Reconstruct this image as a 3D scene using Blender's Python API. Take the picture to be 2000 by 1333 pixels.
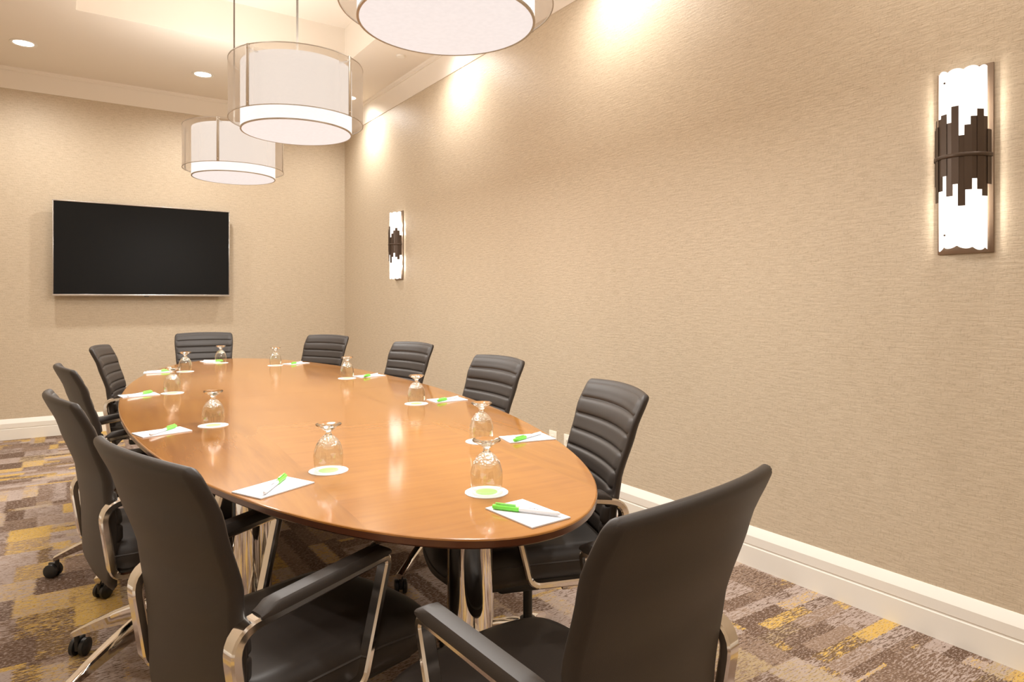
import bpy, bmesh, math, random
from mathutils import Vector, Matrix

# ---------------------------------------------------------------- scene reset
for o in list(bpy.data.objects):
    bpy.data.objects.remove(o, do_unlink=True)
SC = bpy.context.scene
COL = SC.collection
R = math.radians

# ---------------------------------------------------------------- camera
cam_data = bpy.data.cameras.new('camera')
cam_data.sensor_width = 36.0
cam_data.sensor_fit = 'HORIZONTAL'
cam_data.lens = 36.0 * 1299.2 / 2000.0
cam_data.shift_y = -(666.5 - 587.4) / 2000.0
cam_data.clip_start = 0.02
cam = bpy.data.objects.new('camera', cam_data)
COL.objects.link(cam)
cam.location = (0, 0, 1.2)
cam.rotation_euler = (R(90), 0, R(-33.924))
SC.camera = cam

# ---------------------------------------------------------------- world, view
world = bpy.data.worlds.new('world')
SC.world = world
world.use_nodes = True
world.node_tree.nodes['Background'].inputs[0].default_value = (1.0, 0.93, 0.84, 1)
world.node_tree.nodes['Background'].inputs[1].default_value = 0.3
SC.view_settings.view_transform = 'Standard'
SC.view_settings.look = 'None'
SC.view_settings.gamma = 1.0
SC.view_settings.use_curve_mapping = False
SC.view_settings.exposure = 0.36

# light levels used by the lamp builders below
WARM = (1.0, 0.970, 0.925)
DOWNLIGHT_W = 44.0
SHADE_E = 0.72
DIFFUSER_E = 0.60
PENDANT_W = 21.0
PENDANT_UP_W = 11.0
SCONCE_E = 0.85
SCONCE_W = 2.0

# ================================================================= materials
def new_mat(name):
    m = bpy.data.materials.new(name)
    m.use_nodes = True
    nt = m.node_tree
    bsdf = nt.nodes['Principled BSDF']
    return m, nt, bsdf

def simple(name, col, rough=0.5, metal=0.0, spec=0.5, coat=0.0, coat_rough=0.1, bump=0.0, bump_scale=200.0):
    m, nt, b = new_mat(name)
    b.inputs['Base Color'].default_value = (*col, 1)
    b.inputs['Roughness'].default_value = rough
    b.inputs['Metallic'].default_value = metal
    b.inputs['Specular IOR Level'].default_value = spec
    b.inputs['Coat Weight'].default_value = coat
    b.inputs['Coat Roughness'].default_value = coat_rough
    if bump:
        tc = nt.nodes.new('ShaderNodeTexCoord')
        n = nt.nodes.new('ShaderNodeTexNoise')
        n.inputs['Scale'].default_value = bump_scale
        n.inputs['Detail'].default_value = 4
        bp = nt.nodes.new('ShaderNodeBump')
        bp.inputs['Strength'].default_value = bump
        bp.inputs['Distance'].default_value = 0.002
        nt.links.new(tc.outputs['Object'], n.inputs['Vector'])
        nt.links.new(n.outputs['Fac'], bp.inputs['Height'])
        nt.links.new(bp.outputs['Normal'], b.inputs['Normal'])
    return m

def emit(name, col, strength, base=(0.8, 0.8, 0.8)):
    m, nt, b = new_mat(name)
    b.inputs['Base Color'].default_value = (*base, 1)
    b.inputs['Roughness'].default_value = 0.8
    b.inputs['Emission Color'].default_value = (*col, 1)
    b.inputs['Emission Strength'].default_value = strength
    return m

def math_node(nt, op, a, b=None, c=None):
    n = nt.nodes.new('ShaderNodeMath')
    n.operation = op
    for i, v in enumerate((a, b, c)):
        if v is None:
            continue
        if isinstance(v, (int, float)):
            n.inputs[i].default_value = v
        else:
            nt.links.new(v, n.inputs[i])
    return n.outputs[0]

def noise(nt, vec, scale, detail=2.0, rough=0.5):
    n = nt.nodes.new('ShaderNodeTexNoise')
    n.inputs['Scale'].default_value = scale
    n.inputs['Detail'].default_value = detail
    n.inputs['Roughness'].default_value = rough
    nt.links.new(vec, n.inputs['Vector'])
    return n.outputs['Fac']

def mapping(nt, vec, scale=(1, 1, 1), loc=(0, 0, 0), rot=(0, 0, 0)):
    n = nt.nodes.new('ShaderNodeMapping')
    n.inputs['Scale'].default_value = scale
    n.inputs['Location'].default_value = loc
    n.inputs['Rotation'].default_value = rot
    nt.links.new(vec, n.inputs['Vector'])
    return n.outputs[0]

def ramp(nt, fac, stops, interp='LINEAR'):
    n = nt.nodes.new('ShaderNodeValToRGB')
    cr = n.color_ramp
    cr.interpolation = interp
    while len(cr.elements) < len(stops):
        cr.elements.new(0.5)
    for e, (p, c) in zip(cr.elements, stops):
        e.position = p
        e.color = (*c, 1) if len(c) == 3 else c
    nt.links.new(fac, n.inputs['Fac'])
    return n.outputs['Color']

def mix(nt, fac, a, b, mode='MIX'):
    n = nt.nodes.new('ShaderNodeMix')
    n.data_type = 'RGBA'
    n.blend_type = mode
    if isinstance(fac, (int, float)):
        n.inputs[0].default_value = fac
    else:
        nt.links.new(fac, n.inputs[0])
    for i, v in ((6, a), (7, b)):
        if isinstance(v, tuple):
            n.inputs[i].default_value = (*v, 1)
        else:
            nt.links.new(v, n.inputs[i])
    return n.outputs[2]

def wallcovering(name):
    """woven vinyl wallcovering: short broken horizontal and vertical threads, faint sheen"""
    m, nt, b = new_mat(name)
    g = nt.nodes.new('ShaderNodeNewGeometry')
    sep = nt.nodes.new('ShaderNodeSeparateXYZ')
    nt.links.new(g.outputs['Position'], sep.inputs[0])
    along = math_node(nt, 'ADD', sep.outputs[0], sep.outputs[1])
    cmb = nt.nodes.new('ShaderNodeCombineXYZ')
    nt.links.new(along, cmb.inputs[0])
    nt.links.new(sep.outputs[2], cmb.inputs[1])
    v = cmb.outputs[0]
    h = noise(nt, mapping(nt, v, (17, 120, 1)), 1.0, 3.0)
    h2 = noise(nt, mapping(nt, v, (60, 330, 1), (3, 5, 0)), 1.0, 1.0)
    w = noise(nt, mapping(nt, v, (190, 48, 1), (7, 1, 0)), 1.0, 1.0)
    big = noise(nt, mapping(nt, v, (0.9, 1.6, 1)), 1.0, 2.0)
    hs = math_node(nt, 'ADD', math_node(nt, 'MULTIPLY', h, 0.6), math_node(nt, 'MULTIPLY', h2, 0.4))
    hw = math_node(nt, 'ADD', hs, math_node(nt, 'MULTIPLY', w, 0.35))
    col = ramp(nt, hs, [(0.33, (0.495, 0.402, 0.290)), (0.5, (0.572, 0.473, 0.350)), (0.68, (0.632, 0.532, 0.402))])
    dark = math_node(nt, 'LESS_THAN', w, 0.37)
    col = mix(nt, math_node(nt, 'MULTIPLY', dark, 0.22), col, (0.30, 0.23, 0.155))
    col = mix(nt, math_node(nt, 'MULTIPLY', big, 0.10), col, (0.48, 0.39, 0.28))
    nt.links.new(col, b.inputs['Base Color'])
    b.inputs['Roughness'].default_value = 0.48
    b.inputs['Specular IOR Level'].default_value = 0.35
    bp = nt.nodes.new('ShaderNodeBump')
    bp.inputs['Strength'].default_value = 0.55
    bp.inputs['Distance'].default_value = 0.0025
    nt.links.new(hw, bp.inputs['Height'])
    nt.links.new(bp.outputs['Normal'], b.inputs['Normal'])
    return m

def carpet_mat(name):
    """patchwork carpet: brown, lavender-grey and mustard blocks, broken by threads"""
    m, nt, b = new_mat(name)
    g = nt.nodes.new('ShaderNodeNewGeometry')
    P = g.outputs['Position']
    # slightly ragged block edges
    sep = nt.nodes.new('ShaderNodeSeparateXYZ')
    nt.links.new(P, sep.inputs[0])
    jag = noise(nt, mapping(nt, P, (5, 170, 1)), 1.0, 2.0)
    jag2 = noise(nt, mapping(nt, P, (120, 6, 1)), 1.0, 1.0)
    jx = math_node(nt, 'ADD', sep.outputs[0], math_node(nt, 'MULTIPLY', math_node(nt, 'SUBTRACT', jag, 0.5), 0.055))
    jy = math_node(nt, 'ADD', sep.outputs[1], math_node(nt, 'MULTIPLY', math_node(nt, 'SUBTRACT', jag2, 0.5), 0.012))

    def blocks(sx, sy, seed, by_col=False):
        u, v, su, sv = (jx, jy, sx, sy) if not by_col else (jy, jx, sy, sx)
        row = math_node(nt, 'FLOOR', math_node(nt, 'ADD', math_node(nt, 'DIVIDE', v, sv), seed * 0.37))
        wn = nt.nodes.new('ShaderNodeTexWhiteNoise')
        wn.noise_dimensions = '2D'
        c0 = nt.nodes.new('ShaderNodeCombineXYZ')
        nt.links.new(row, c0.inputs[0])
        c0.inputs[1].default_value = seed
        nt.links.new(c0.outputs[0], wn.inputs['Vector'])
        off = math_node(nt, 'ADD', math_node(nt, 'DIVIDE', u, su), wn.outputs['Value'])
        c1 = nt.nodes.new('ShaderNodeCombineXYZ')
        nt.links.new(math_node(nt, 'FLOOR', off), c1.inputs[0])
        nt.links.new(row, c1.inputs[1])
        c1.inputs[2].default_value = seed * 3.1
        wn2 = nt.nodes.new('ShaderNodeTexWhiteNoise')
        wn2.noise_dimensions = '3D'
        nt.links.new(c1.outputs[0], wn2.inputs['Vector'])
        return wn2.outputs['Color'], wn2.outputs['Value']

    brown = (0.125, 0.076, 0.050)
    brown2 = (0.180, 0.115, 0.078)
    taupe = (0.280, 0.195, 0.140)
    lav = (0.430, 0.345, 0.300)
    sand = (0.440, 0.330, 0.185)
    must = (0.600, 0.390, 0.105)
    A, _ = blocks(0.18, 0.20, 1.0)
    B, _ = blocks(0.075, 0.27, 5.0, True)
    C_, _ = blocks(0.26, 0.060, 9.0)
    _, sel = blocks(0.46, 0.52, 13.0)
    rnd = mix(nt, math_node(nt, 'GREATER_THAN', sel, 0.42), A, B)
    rnd = mix(nt, math_node(nt, 'GREATER_THAN', sel, 0.70), rnd, C_)
    sc_ = nt.nodes.new('ShaderNodeSeparateColor')
    nt.links.new(rnd, sc_.inputs[0])
    pal = [(0.0, brown), (0.20, brown2), (0.48, taupe), (0.60, lav), (0.74, must), (0.90, sand)]
    prim = ramp(nt, sc_.outputs[0], pal, 'CONSTANT')
    second = ramp(nt, sc_.outputs[1], [(0.0, lav), (0.34, brown), (0.62, taupe), (0.80, must)], 'CONSTANT')
    # worn threads: broken dashes along x that let another colour through
    t1 = noise(nt, mapping(nt, P, (24, 150, 1)), 1.0, 3.0, 0.65)
    t3 = noise(nt, mapping(nt, P, (7, 75, 1), (5, 3, 0)), 1.0, 3.0, 0.65)
    t2 = noise(nt, mapping(nt, P, (75, 210, 1), (1, 9, 0)), 1.0, 2.0)
    zone = noise(nt, mapping(nt, P, (5, 9, 1), (9, 9, 0)), 1.0, 2.0)
    thr = math_node(nt, 'ADD', math_node(nt, 'MULTIPLY', sc_.outputs[2], 0.18), 0.28)
    thr = math_node(nt, 'ADD', thr, math_node(nt, 'MULTIPLY', zone, 0.22))
    m1 = math_node(nt, 'GREATER_THAN', t1, thr)
    base = mix(nt, math_node(nt, 'MULTIPLY', m1, 0.9), prim, second)
    base = mix(nt, math_node(nt, 'MULTIPLY', math_node(nt, 'GREATER_THAN', t3, 0.60), 0.35), base, taupe)
    base = mix(nt, math_node(nt, 'MULTIPLY', math_node(nt, 'LESS_THAN', t3, 0.38), 0.45), base, brown2)
    m2 = math_node(nt, 'GREATER_THAN', t2, 0.57)
    base = mix(nt, math_node(nt, 'MULTIPLY', m2, 0.62), base, lav)
    m3 = math_node(nt, 'LESS_THAN', t2, 0.38)
    base = mix(nt, math_node(nt, 'MULTIPLY', m3, 0.65), base, brown)
    nt.links.new(base, b.inputs['Base Color'])
    b.inputs['Roughness'].default_value = 0.95
    b.inputs['Specular IOR Level'].default_value = 0.1
    pile = noise(nt, P, 420.0, 2.0)
    bp = nt.nodes.new('ShaderNodeBump')
    bp.inputs['Strength'].default_value = 0.5
    bp.inputs['Distance'].default_value = 0.004
    nt.links.new(pile, bp.inputs['Height'])
    nt.links.new(bp.outputs['Normal'], b.inputs['Normal'])
    return m

def wood_mat(name):
    m, nt, b = new_mat(name)
    tc = nt.nodes.new('ShaderNodeTexCoord')
    O = tc.outputs['Object']
    sep = nt.nodes.new('ShaderNodeSeparateXYZ')
    nt.links.new(O, sep.inputs[0])
    field = math_node(nt, 'LESS_THAN', math_node(nt, 'ABSOLUTE', sep.outputs[0]), 0.28)
    ga = noise(nt, mapping(nt, O, (26, 2.0, 4)), 1.0, 5.0, 0.6)
    gb = noise(nt, mapping(nt, O, (2.2, 26, 4), (3, 3, 0)), 1.0, 5.0, 0.6)
    fig = noise(nt, mapping(nt, O, (5.5, 1.6, 1)), 1.0, 3.0)
    grain = nt.nodes.new('ShaderNodeMix')
    nt.links.new(field, grain.inputs[0])
    nt.links.new(ga, grain.inputs[2])
    nt.links.new(gb, grain.inputs[3])
    s = math_node(nt, 'ADD', math_node(nt, 'MULTIPLY', grain.outputs[0], 0.6), math_node(nt, 'MULTIPLY', fig, 0.4))
    col = ramp(nt, s, [(0.30, (0.240, 0.084, 0.010)), (0.5, (0.325, 0.130, 0.019)), (0.70, (0.390, 0.170, 0.030))])
    col = mix(nt, math_node(nt, 'MULTIPLY', field, 0.25), col, (0.40, 0.165, 0.042))
    nt.links.new(col, b.inputs['Base Color'])
    b.inputs['Roughness'].default_value = 0.5
    b.inputs['Specular IOR Level'].default_value = 0.05
    b.inputs['Coat Weight'].default_value = 1.0
    b.inputs['Coat Roughness'].default_value = 0.105
    b.inputs['Coat IOR'].default_value = 1.80
    return m

def glass_thin(name, tint=(0.97, 0.98, 0.97), lo=0.05, hi=0.85, bump=False):
    """thin clear glass: clear face-on, mirror-like towards its edges"""
    m = bpy.data.materials.new(name)
    m.use_nodes = True
    nt = m.node_tree
    nt.nodes.clear()
    out = nt.nodes.new('ShaderNodeOutputMaterial')
    tr = nt.nodes.new('ShaderNodeBsdfTransparent')
    tr.inputs[0].default_value = (*tint, 1)
    gl = nt.nodes.new('ShaderNodeBsdfGlossy')
    gl.inputs['Roughness'].default_value = 0.04
    gl.inputs['Color'].default_value = (1, 1, 1, 1)
    lw = nt.nodes.new('ShaderNodeLayerWeight')
    lw.inputs['Blend'].default_value = 0.5
    f = math_node(nt, 'POWER', lw.outputs['Facing'], 3.0)
    f = math_node(nt, 'ADD', math_node(nt, 'MULTIPLY', f, hi), lo)
    f = math_node(nt, 'MINIMUM', f, 1.0)
    mx = nt.nodes.new('ShaderNodeMixShader')
    nt.links.new(f, mx.inputs[0])
    nt.links.new(tr.outputs[0], mx.inputs[1])
    nt.links.new(gl.outputs[0], mx.inputs[2])
    nt.links.new(mx.outputs[0], out.inputs['Surface'])
    if bump:
        tc = nt.nodes.new('ShaderNodeTexCoord')
        vo = nt.nodes.new('ShaderNodeTexVoronoi')
        vo.inputs['Scale'].default_value = 150
        nt.links.new(tc.outputs['Object'], vo.inputs['Vector'])
        bp = nt.nodes.new('ShaderNodeBump')
        bp.inputs['Strength'].default_value = 0.8
        bp.inputs['Distance'].default_value = 0.004
        nt.links.new(vo.outputs['Distance'], bp.inputs['Height'])
        nt.links.new(bp.outputs['Normal'], gl.inputs['Normal'])
        nt.links.new(bp.outputs['Normal'], lw.inputs['Normal'])
    return m

def solid_glass(name):
    m, nt, b = new_mat(name)
    b.inputs['Base Color'].default_value = (0.97, 0.98, 0.98, 1)
    b.inputs['Roughness'].default_value = 0.02
    b.inputs['IOR'].default_value = 1.5
    b.inputs['Transmission Weight'].default_value = 1.0
    return m

def sheer_mat(name):
    """sheer organza: mostly see-through woven fabric"""
    m = bpy.data.materials.new(name)
    m.use_nodes = True
    nt = m.node_tree
    nt.nodes.clear()
    out = nt.nodes.new('ShaderNodeOutputMaterial')
    tr = nt.nodes.new('ShaderNodeBsdfTransparent')
    tr.inputs[0].default_value = (0.90, 0.87, 0.83, 1)
    df = nt.nodes.new('ShaderNodeBsdfDiffuse')
    df.inputs[0].default_value = (0.62, 0.53, 0.43, 1)
    tl = nt.nodes.new('ShaderNodeBsdfTranslucent')
    tl.inputs[0].default_value = (0.60, 0.52, 0.43, 1)
    ad = nt.nodes.new('ShaderNodeMixShader')
    ad.inputs[0].default_value = 0.5
    nt.links.new(df.outputs[0], ad.inputs[1])
    nt.links.new(tl.outputs[0], ad.inputs[2])
    lw = nt.nodes.new('ShaderNodeLayerWeight')
    lw.inputs['Blend'].default_value = 0.35
    f = math_node(nt, 'ADD', math_node(nt, 'MULTIPLY', lw.outputs['Facing'], 0.34), 0.29)
    mx = nt.nodes.new('ShaderNodeMixShader')
    nt.links.new(f, mx.inputs[0])
    nt.links.new(tr.outputs[0], mx.inputs[1])
    nt.links.new(ad.outputs[0], mx.inputs[2])
    nt.links.new(mx.outputs[0], out.inputs['Surface'])
    return m

def shade_mat(name, col, strength):
    """woven white shade fabric glowing from its bulb"""
    m, nt, b = new_mat(name)
    tc = nt.nodes.new('ShaderNodeTexCoord')
    n = noise(nt, mapping(nt, tc.outputs['Object'], (60, 60, 260)), 1.0, 2.0)
    c = ramp(nt, n, [(0.35, tuple(x * 0.95 for x in col)), (0.65, col)])
    nt.links.new(c, b.inputs['Emission Color'])
    b.inputs['Base Color'].default_value = (0.32, 0.31, 0.30, 1)
    b.inputs['Roughness'].default_value = 0.9
    b.inputs['Emission Strength'].default_value = strength
    return m

M = dict(
    wall=wallcovering('woven_wallcovering'),
    carpet=carpet_mat('patchwork_carpet'),
    ceiling=simple('ceiling_paint', (0.80, 0.735, 0.650), 0.85, spec=0.2),
    trim=simple('white_trim_paint', (0.82, 0.78, 0.71), 0.35),
    leather=simple('dark_leather', (0.034, 0.0265, 0.022), 0.47, spec=0.36, bump=0.12, bump_scale=700),
    thread=simple('leather_seam', (0.055, 0.046, 0.040), 0.6),
    chrome=simple('polished_aluminium', (0.80, 0.76, 0.71), 0.10, 1.0),
    chrome2=simple('mirror_chrome', (0.85, 0.83, 0.80), 0.04, 1.0),
    black=simple('black_plastic', (0.012, 0.012, 0.012), 0.4),
    wood=wood_mat('cherry_veneer'),
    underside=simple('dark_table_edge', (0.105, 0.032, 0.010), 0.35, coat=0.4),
    bezel=simple('silver_bezel', (0.55, 0.52, 0.49), 0.25, 0.8),
    tvback=simple('dark_plastic', (0.02, 0.02, 0.02), 0.5),
    screen=simple('black_screen', (0.005, 0.005, 0.005), 0.42, spec=0.16),
    bronze=simple('oiled_bronze', (0.085, 0.058, 0.042), 0.38, 0.55),
    bronze2=simple('bronze_backplate', (0.26, 0.185, 0.13), 0.35, 0.6),
    nickel=simple('brushed_nickel', (0.50, 0.45, 0.39), 0.35, 0.7),
    steel=simple('dull_steel', (0.20, 0.175, 0.15), 0.5, 0.3),
    paper=simple('white_paper', (0.74, 0.75, 0.78), 0.7),
    card=simple('white_card', (0.78, 0.78, 0.77), 0.6),
    lime=simple('lime_print', (0.36, 0.68, 0.17), 0.6),
    green=simple('lime_plastic', (0.22, 0.80, 0.09), 0.3),
    penwhite=simple('translucent_white_plastic', (0.84, 0.84, 0.86), 0.35, spec=0.3),
    ink=simple('grey_print', (0.10, 0.11, 0.13), 0.6),
    inkpale=simple('pale_print', (0.60, 0.60, 0.63), 0.7),
    bowl=glass_thin('goblet_bowl_glass'),
    facet=glass_thin('goblet_faceted_glass', lo=0.16, hi=0.95, bump=True),
    stem=solid_glass('goblet_stem_glass'),
    sheer=sheer_mat('sheer_organza'),
    shade=shade_mat('lit_white_shade', (1.0, 0.965, 0.955), SHADE_E),
    diffuser=shade_mat('lit_diffuser', (1.0, 0.94, 0.93), DIFFUSER_E),
    sconce=shade_mat('lit_frosted_glass', (1.0, 0.97, 0.93), SCONCE_E),
    lens=emit('lit_downlight_lens', (1.0, 0.96, 0.90), 6.0),
    plate=simple('ivory_plate', (0.86, 0.80, 0.68), 0.4),
    slot=simple('dark_slot', (0.03, 0.03, 0.03), 0.6),
)

# ================================================================= mesh tools
def add_obj(name, me, mat=None, parent=None):
    o = bpy.data.objects.new(name, me)
    COL.objects.link(o)
    if parent is not None:
        o.parent = parent
    if mat is not None and len(me.materials) == 0:
        me.materials.append(mat)
    return o

def finish(bm, name, smooth=35):
    bmesh.ops.recalc_face_normals(bm, faces=bm.faces)
    me = bpy.data.meshes.new(name)
    bm.to_mesh(me)
    bm.free()
    if smooth:
        for p in me.polygons:
            p.use_smooth = True
        me.set_sharp_from_angle(angle=R(smooth))
    return me

def bm_box(bm, lo, hi, bevel=0.0, seg=2):
    r = bmesh.ops.create_cube(bm, size=1.0)
    vs = r['verts']
    for v in vs:
        v.co = Vector([lo[i] + (v.co[i] + 0.5) * (hi[i] - lo[i]) for i in range(3)])
    if bevel > 0:
        es = list({e for v in vs for e in v.link_edges})
        bmesh.ops.bevel(bm, geom=es, offset=bevel, segments=seg, profile=0.5, affect='EDGES')

def box_me(name, lo, hi, bevel=0.0, seg=2, smooth=35):
    bm = bmesh.new()
    bm_box(bm, lo, hi, bevel, seg)
    return finish(bm, name, smooth)

def bm_lathe(bm, prof, n=32, center=(0, 0), arc=(0, 2 * math.pi), closed=False):
    """prof: list of (r, z); revolved about z"""
    full = abs(arc[1] - arc[0] - 2 * math.pi) < 1e-6
    cnt = n if full else n + 1
    rings = []
    for r, z in prof:
        if r < 1e-6:
            rings.append([bm.verts.new((center[0], center[1], z))])
        else:
            rings.append([bm.verts.new((center[0] + r * math.cos(arc[0] + (arc[1] - arc[0]) * i / n),
                                        center[1] + r * math.sin(arc[0] + (arc[1] - arc[0]) * i / n), z)) for i in range(cnt)])
    pairs = list(zip(rings, rings[1:]))
    if closed:
        pairs.append((rings[-1], rings[0]))
    for a, b in pairs:
        for i in range(n):
            j = (i + 1) % cnt
            if len(a) == 1 and len(b) == 1:
                continue
            if len(a) == 1:
                bm.faces.new((a[0], b[i], b[j]))
            elif len(b) == 1:
                bm.faces.new((a[i], a[j], b[0]))
            else:
                bm.faces.new((a[i], a[j], b[j], b[i]))

def lathe_me(name, prof, n=32, closed=False, smooth=35):
    bm = bmesh.new()
    bm_lathe(bm, prof, n, closed=closed)
    return finish(bm, name, smooth)

def bm_sweep(bm, path, sect, closed=True, up=None, caps=True):
    """sweep a 2-D section (list of (u, v)) along a planar path; u = side, v = in-plane normal"""
    n = len(path)
    rings = []
    for i, p in enumerate(path):
        p = Vector(p)
        a = Vector(path[(i - 1) % n]) if (closed or i > 0) else p
        c = Vector(path[(i + 1) % n]) if (closed or i < n - 1) else p
        t = (c - a).normalized()
        side = up.normalized()
        nv = t.cross(side).normalized()
        # mitre scale
        k = 1.0
        if (closed or 0 < i < n - 1):
            t1 = (p - a).normalized()
            k = 1.0 / max(0.6, t1.dot(t))
        rings.append([bm.verts.new(p + side * u + nv * (v * k)) for u, v in sect])
    m = len(sect)
    rng = range(n) if closed else range(n - 1)
    for i in rng:
        a, b = rings[i], rings[(i + 1) % n]
        for j in range(m):
            bm.faces.new((a[j], a[(j + 1) % m], b[(j + 1) % m], b[j]))
    if not closed and caps:
        bm.faces.new(rings[0])
        bm.faces.new(rings[-1][::-1])

def rounded_path(pts, radii, seg=6, closed=True):
    """2-D polygon -> list of points with filleted corners"""
    out = []
    n = len(pts)
    for i in range(n):
        p = Vector(pts[i])
        if not closed and i in (0, n - 1):
            out.append(tuple(p))
            continue
        a, c = Vector(pts[i - 1]), Vector(pts[(i + 1) % n])
        r = radii[i] if isinstance(radii, (list, tuple)) else radii
        d1, d2 = (a - p).normalized(), (c - p).normalized()
        if r <= 0:
            out.append(tuple(p))
            continue
        s, e = p + d1 * r, p + d2 * r
        for k in range(seg + 1):
            t = k / seg
            q = s * (1 - t) ** 2 + p * 2 * t * (1 - t) + e * t ** 2
            out.append(tuple(q))
    return out

def rect_sect(w, h, b=0.003):
    """rounded rectangle section"""
    w2, h2 = w / 2, h / 2
    return [(-w2 + b, -h2), (w2 - b, -h2), (w2, -h2 + b), (w2, h2 - b), (w2 - b, h2), (-w2 + b, h2), (-w2, h2 - b), (-w2, -h2 + b)]

def thing(name, label, cat, loc=(0, 0, 0), rz=0.0, group=None):
    o = bpy.data.objects.new(name, None)
    o.empty_display_size = 0.05
    COL.objects.link(o)
    o.location = loc
    o.rotation_euler = (0, 0, rz)
    tag(o, label, cat, group)
    return o

def tag(o, label, cat, group=None):
    o['label'] = label
    o['category'] = cat
    if group:
        o['group'] = group
    return o

def struct(o, label=None):
    o['kind'] = 'structure'
    if label:
        o['label'] = label
    return o

def lerp_table(tab, x):
    if x <= tab[0][0]:
        return tab[0][1]
    for (x0, y0), (x1, y1) in zip(tab, tab[1:]):
        if x <= x1:
            t = (x - x0) / (x1 - x0)
            t = t * t * (3 - 2 * t) * 0.35 + t * 0.65
            return y0 + (y1 - y0) * t
    return tab[-1][1]

# ================================================================= room shell
XW, YW, XL, YB = 2.586, 7.179, -1.05, -1.25      # right, far, left, back wall faces
ZS, ZT = 3.195, 3.50                            # soffit, tray ceiling
TX0, TX1, TY0, TY1 = 0.064, 1.965, 0.95, 5.455  # tray opening
WT = 0.12

struct(add_obj('floor', box_me('floor', (XL - WT, YB - WT, -0.1), (XW + WT, YW + WT, 0.0), smooth=0), M['carpet']),
       'patterned brown, grey and mustard patchwork carpet')
struct(add_obj('wall_right', box_me('wall_right', (XW, YB - WT, 0), (XW + WT, YW + WT, ZT + .1), smooth=0), M['wall']),
       'long beige textured wallcovering wall with two sconces')
struct(add_obj('wall_far', box_me('wall_far', (XL - WT, YW, 0), (XW, YW + WT, ZT + .1), smooth=0), M['wall']),
       'beige textured wall behind the television')
struct(add_obj('wall_left', box_me('wall_left', (XL - WT, YB - WT, 0), (XL, YW, ZT + .1), smooth=0), M['wall']))
struct(add_obj('wall_back', box_me('wall_back', (XL, YB - WT, 0), (XW, YB, ZT + .1), smooth=0), M['wall']))

bm = bmesh.new()
bm_box(bm, (XL, TY1, ZS), (XW, YW, ZT + .1))
bm_box(bm, (XL, YB, ZS), (XW, TY0, ZT + .1))
bm_box(bm, (XL, TY0, ZS), (TX0, TY1, ZT + .1))
bm_box(bm, (TX1, TY0, ZS), (XW, TY1, ZT + .1))
bm_box(bm, (TX0, TY0, ZT), (TX1, TY1, ZT + .1))
struct(add_obj('ceiling', finish(bm, 'ceiling', 0), M['ceiling']), 'cream ceiling with a raised tray over the table')

def extrude_profile(name, prof, a, b, inward):
    """prof (d, z): d = distance off the wall along 'inward'; runs from a to b"""
    bm = bmesh.new()
    ra, rb = [], []
    for d, z in prof:
        ra.append(bm.verts.new((a[0] + inward[0] * d, a[1] + inward[1] * d, z)))
        rb.append(bm.verts.new((b[0] + inward[0] * d, b[1] + inward[1] * d, z)))
    n = len(prof)
    for i in range(n):
        j = (i + 1) % n
        bm.faces.new((ra[i], ra[j], rb[j], rb[i]))
    bm.faces.new(ra[::-1])
    bm.faces.new(rb)
    return finish(bm, name, 8)

crown = [(0, 3.029), (0.006, 3.029), (0.010, 3.036), (0.072, 3.163), (0.078, 3.163), (0.078, 3.172), (0.092, 3.182), (0.096, 3.195), (0, 3.195)]
base = [(0, 0), (0.022, 0), (0.022, 0.090), (0.017, 0.0935), (0.017, 0.0975), (0.021, 0.101), (0.021, 0.139), (0.006, 0.172), (0.003, 0.1775), (0, 0.1775)]
runs = [('right', (XW, YB), (XW, YW), (-1, 0)), ('far', (XL, YW), (XW, YW), (0, -1)),
        ('left', (XL, YW), (XL, YB), (1, 0)), ('back', (XW, YB), (XL, YB), (0, 1))]
for i, (side, a, b, inw) in enumerate(runs):
    struct(add_obj('baseboard_' + side, extrude_profile('baseboard_' + side, base, a, b, inw), M['trim']), 'white grooved baseboard')
    struct(add_obj('trim_%d' % (i + 1), extrude_profile('trim_%d' % (i + 1), crown, a, b, inw), M['ceiling']), 'plain sloped crown moulding')

# ================================================================= ceiling fixtures
ring_me = lathe_me('downlight_trim', [(0.066, ZS - 0.0005), (0.090, ZS - 0.0005), (0.090, ZS - 0.004), (0.082, ZS - 0.006), (0.070, ZS - 0.004)], 40, closed=True)
for v in ring_me.vertices:
    v.co.z -= ZS
lens_me = lathe_me('downlight_lens', [(0.0, -0.0015), (0.0668, -0.0015), (0.0668, -0.0005), (0.0, -0.0005)], 40)

def downlight(x, y, label, watts=DOWNLIGHT_W, size=166):
    t = thing('recessed_downlight', label, 'downlight', (x, y, ZS), 0, 'recessed ceiling downlights')
    add_obj('trim_ring', ring_me, M['trim'], t)
    add_obj('lens', lens_me, M['lens'], t)
    ld = bpy.data.lights.new('downlight_lamp', 'SPOT')
    ld.energy = watts
    ld.color = WARM
    ld.spot_size = R(size)
    ld.spot_blend = 1.0
    ld.shadow_soft_size = 0.06
    lo = bpy.data.objects.new('downlight_lamp', ld)
    COL.objects.link(lo)
    lo.parent = t
    lo.location = (0, 0, -0.03)
    return t

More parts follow.
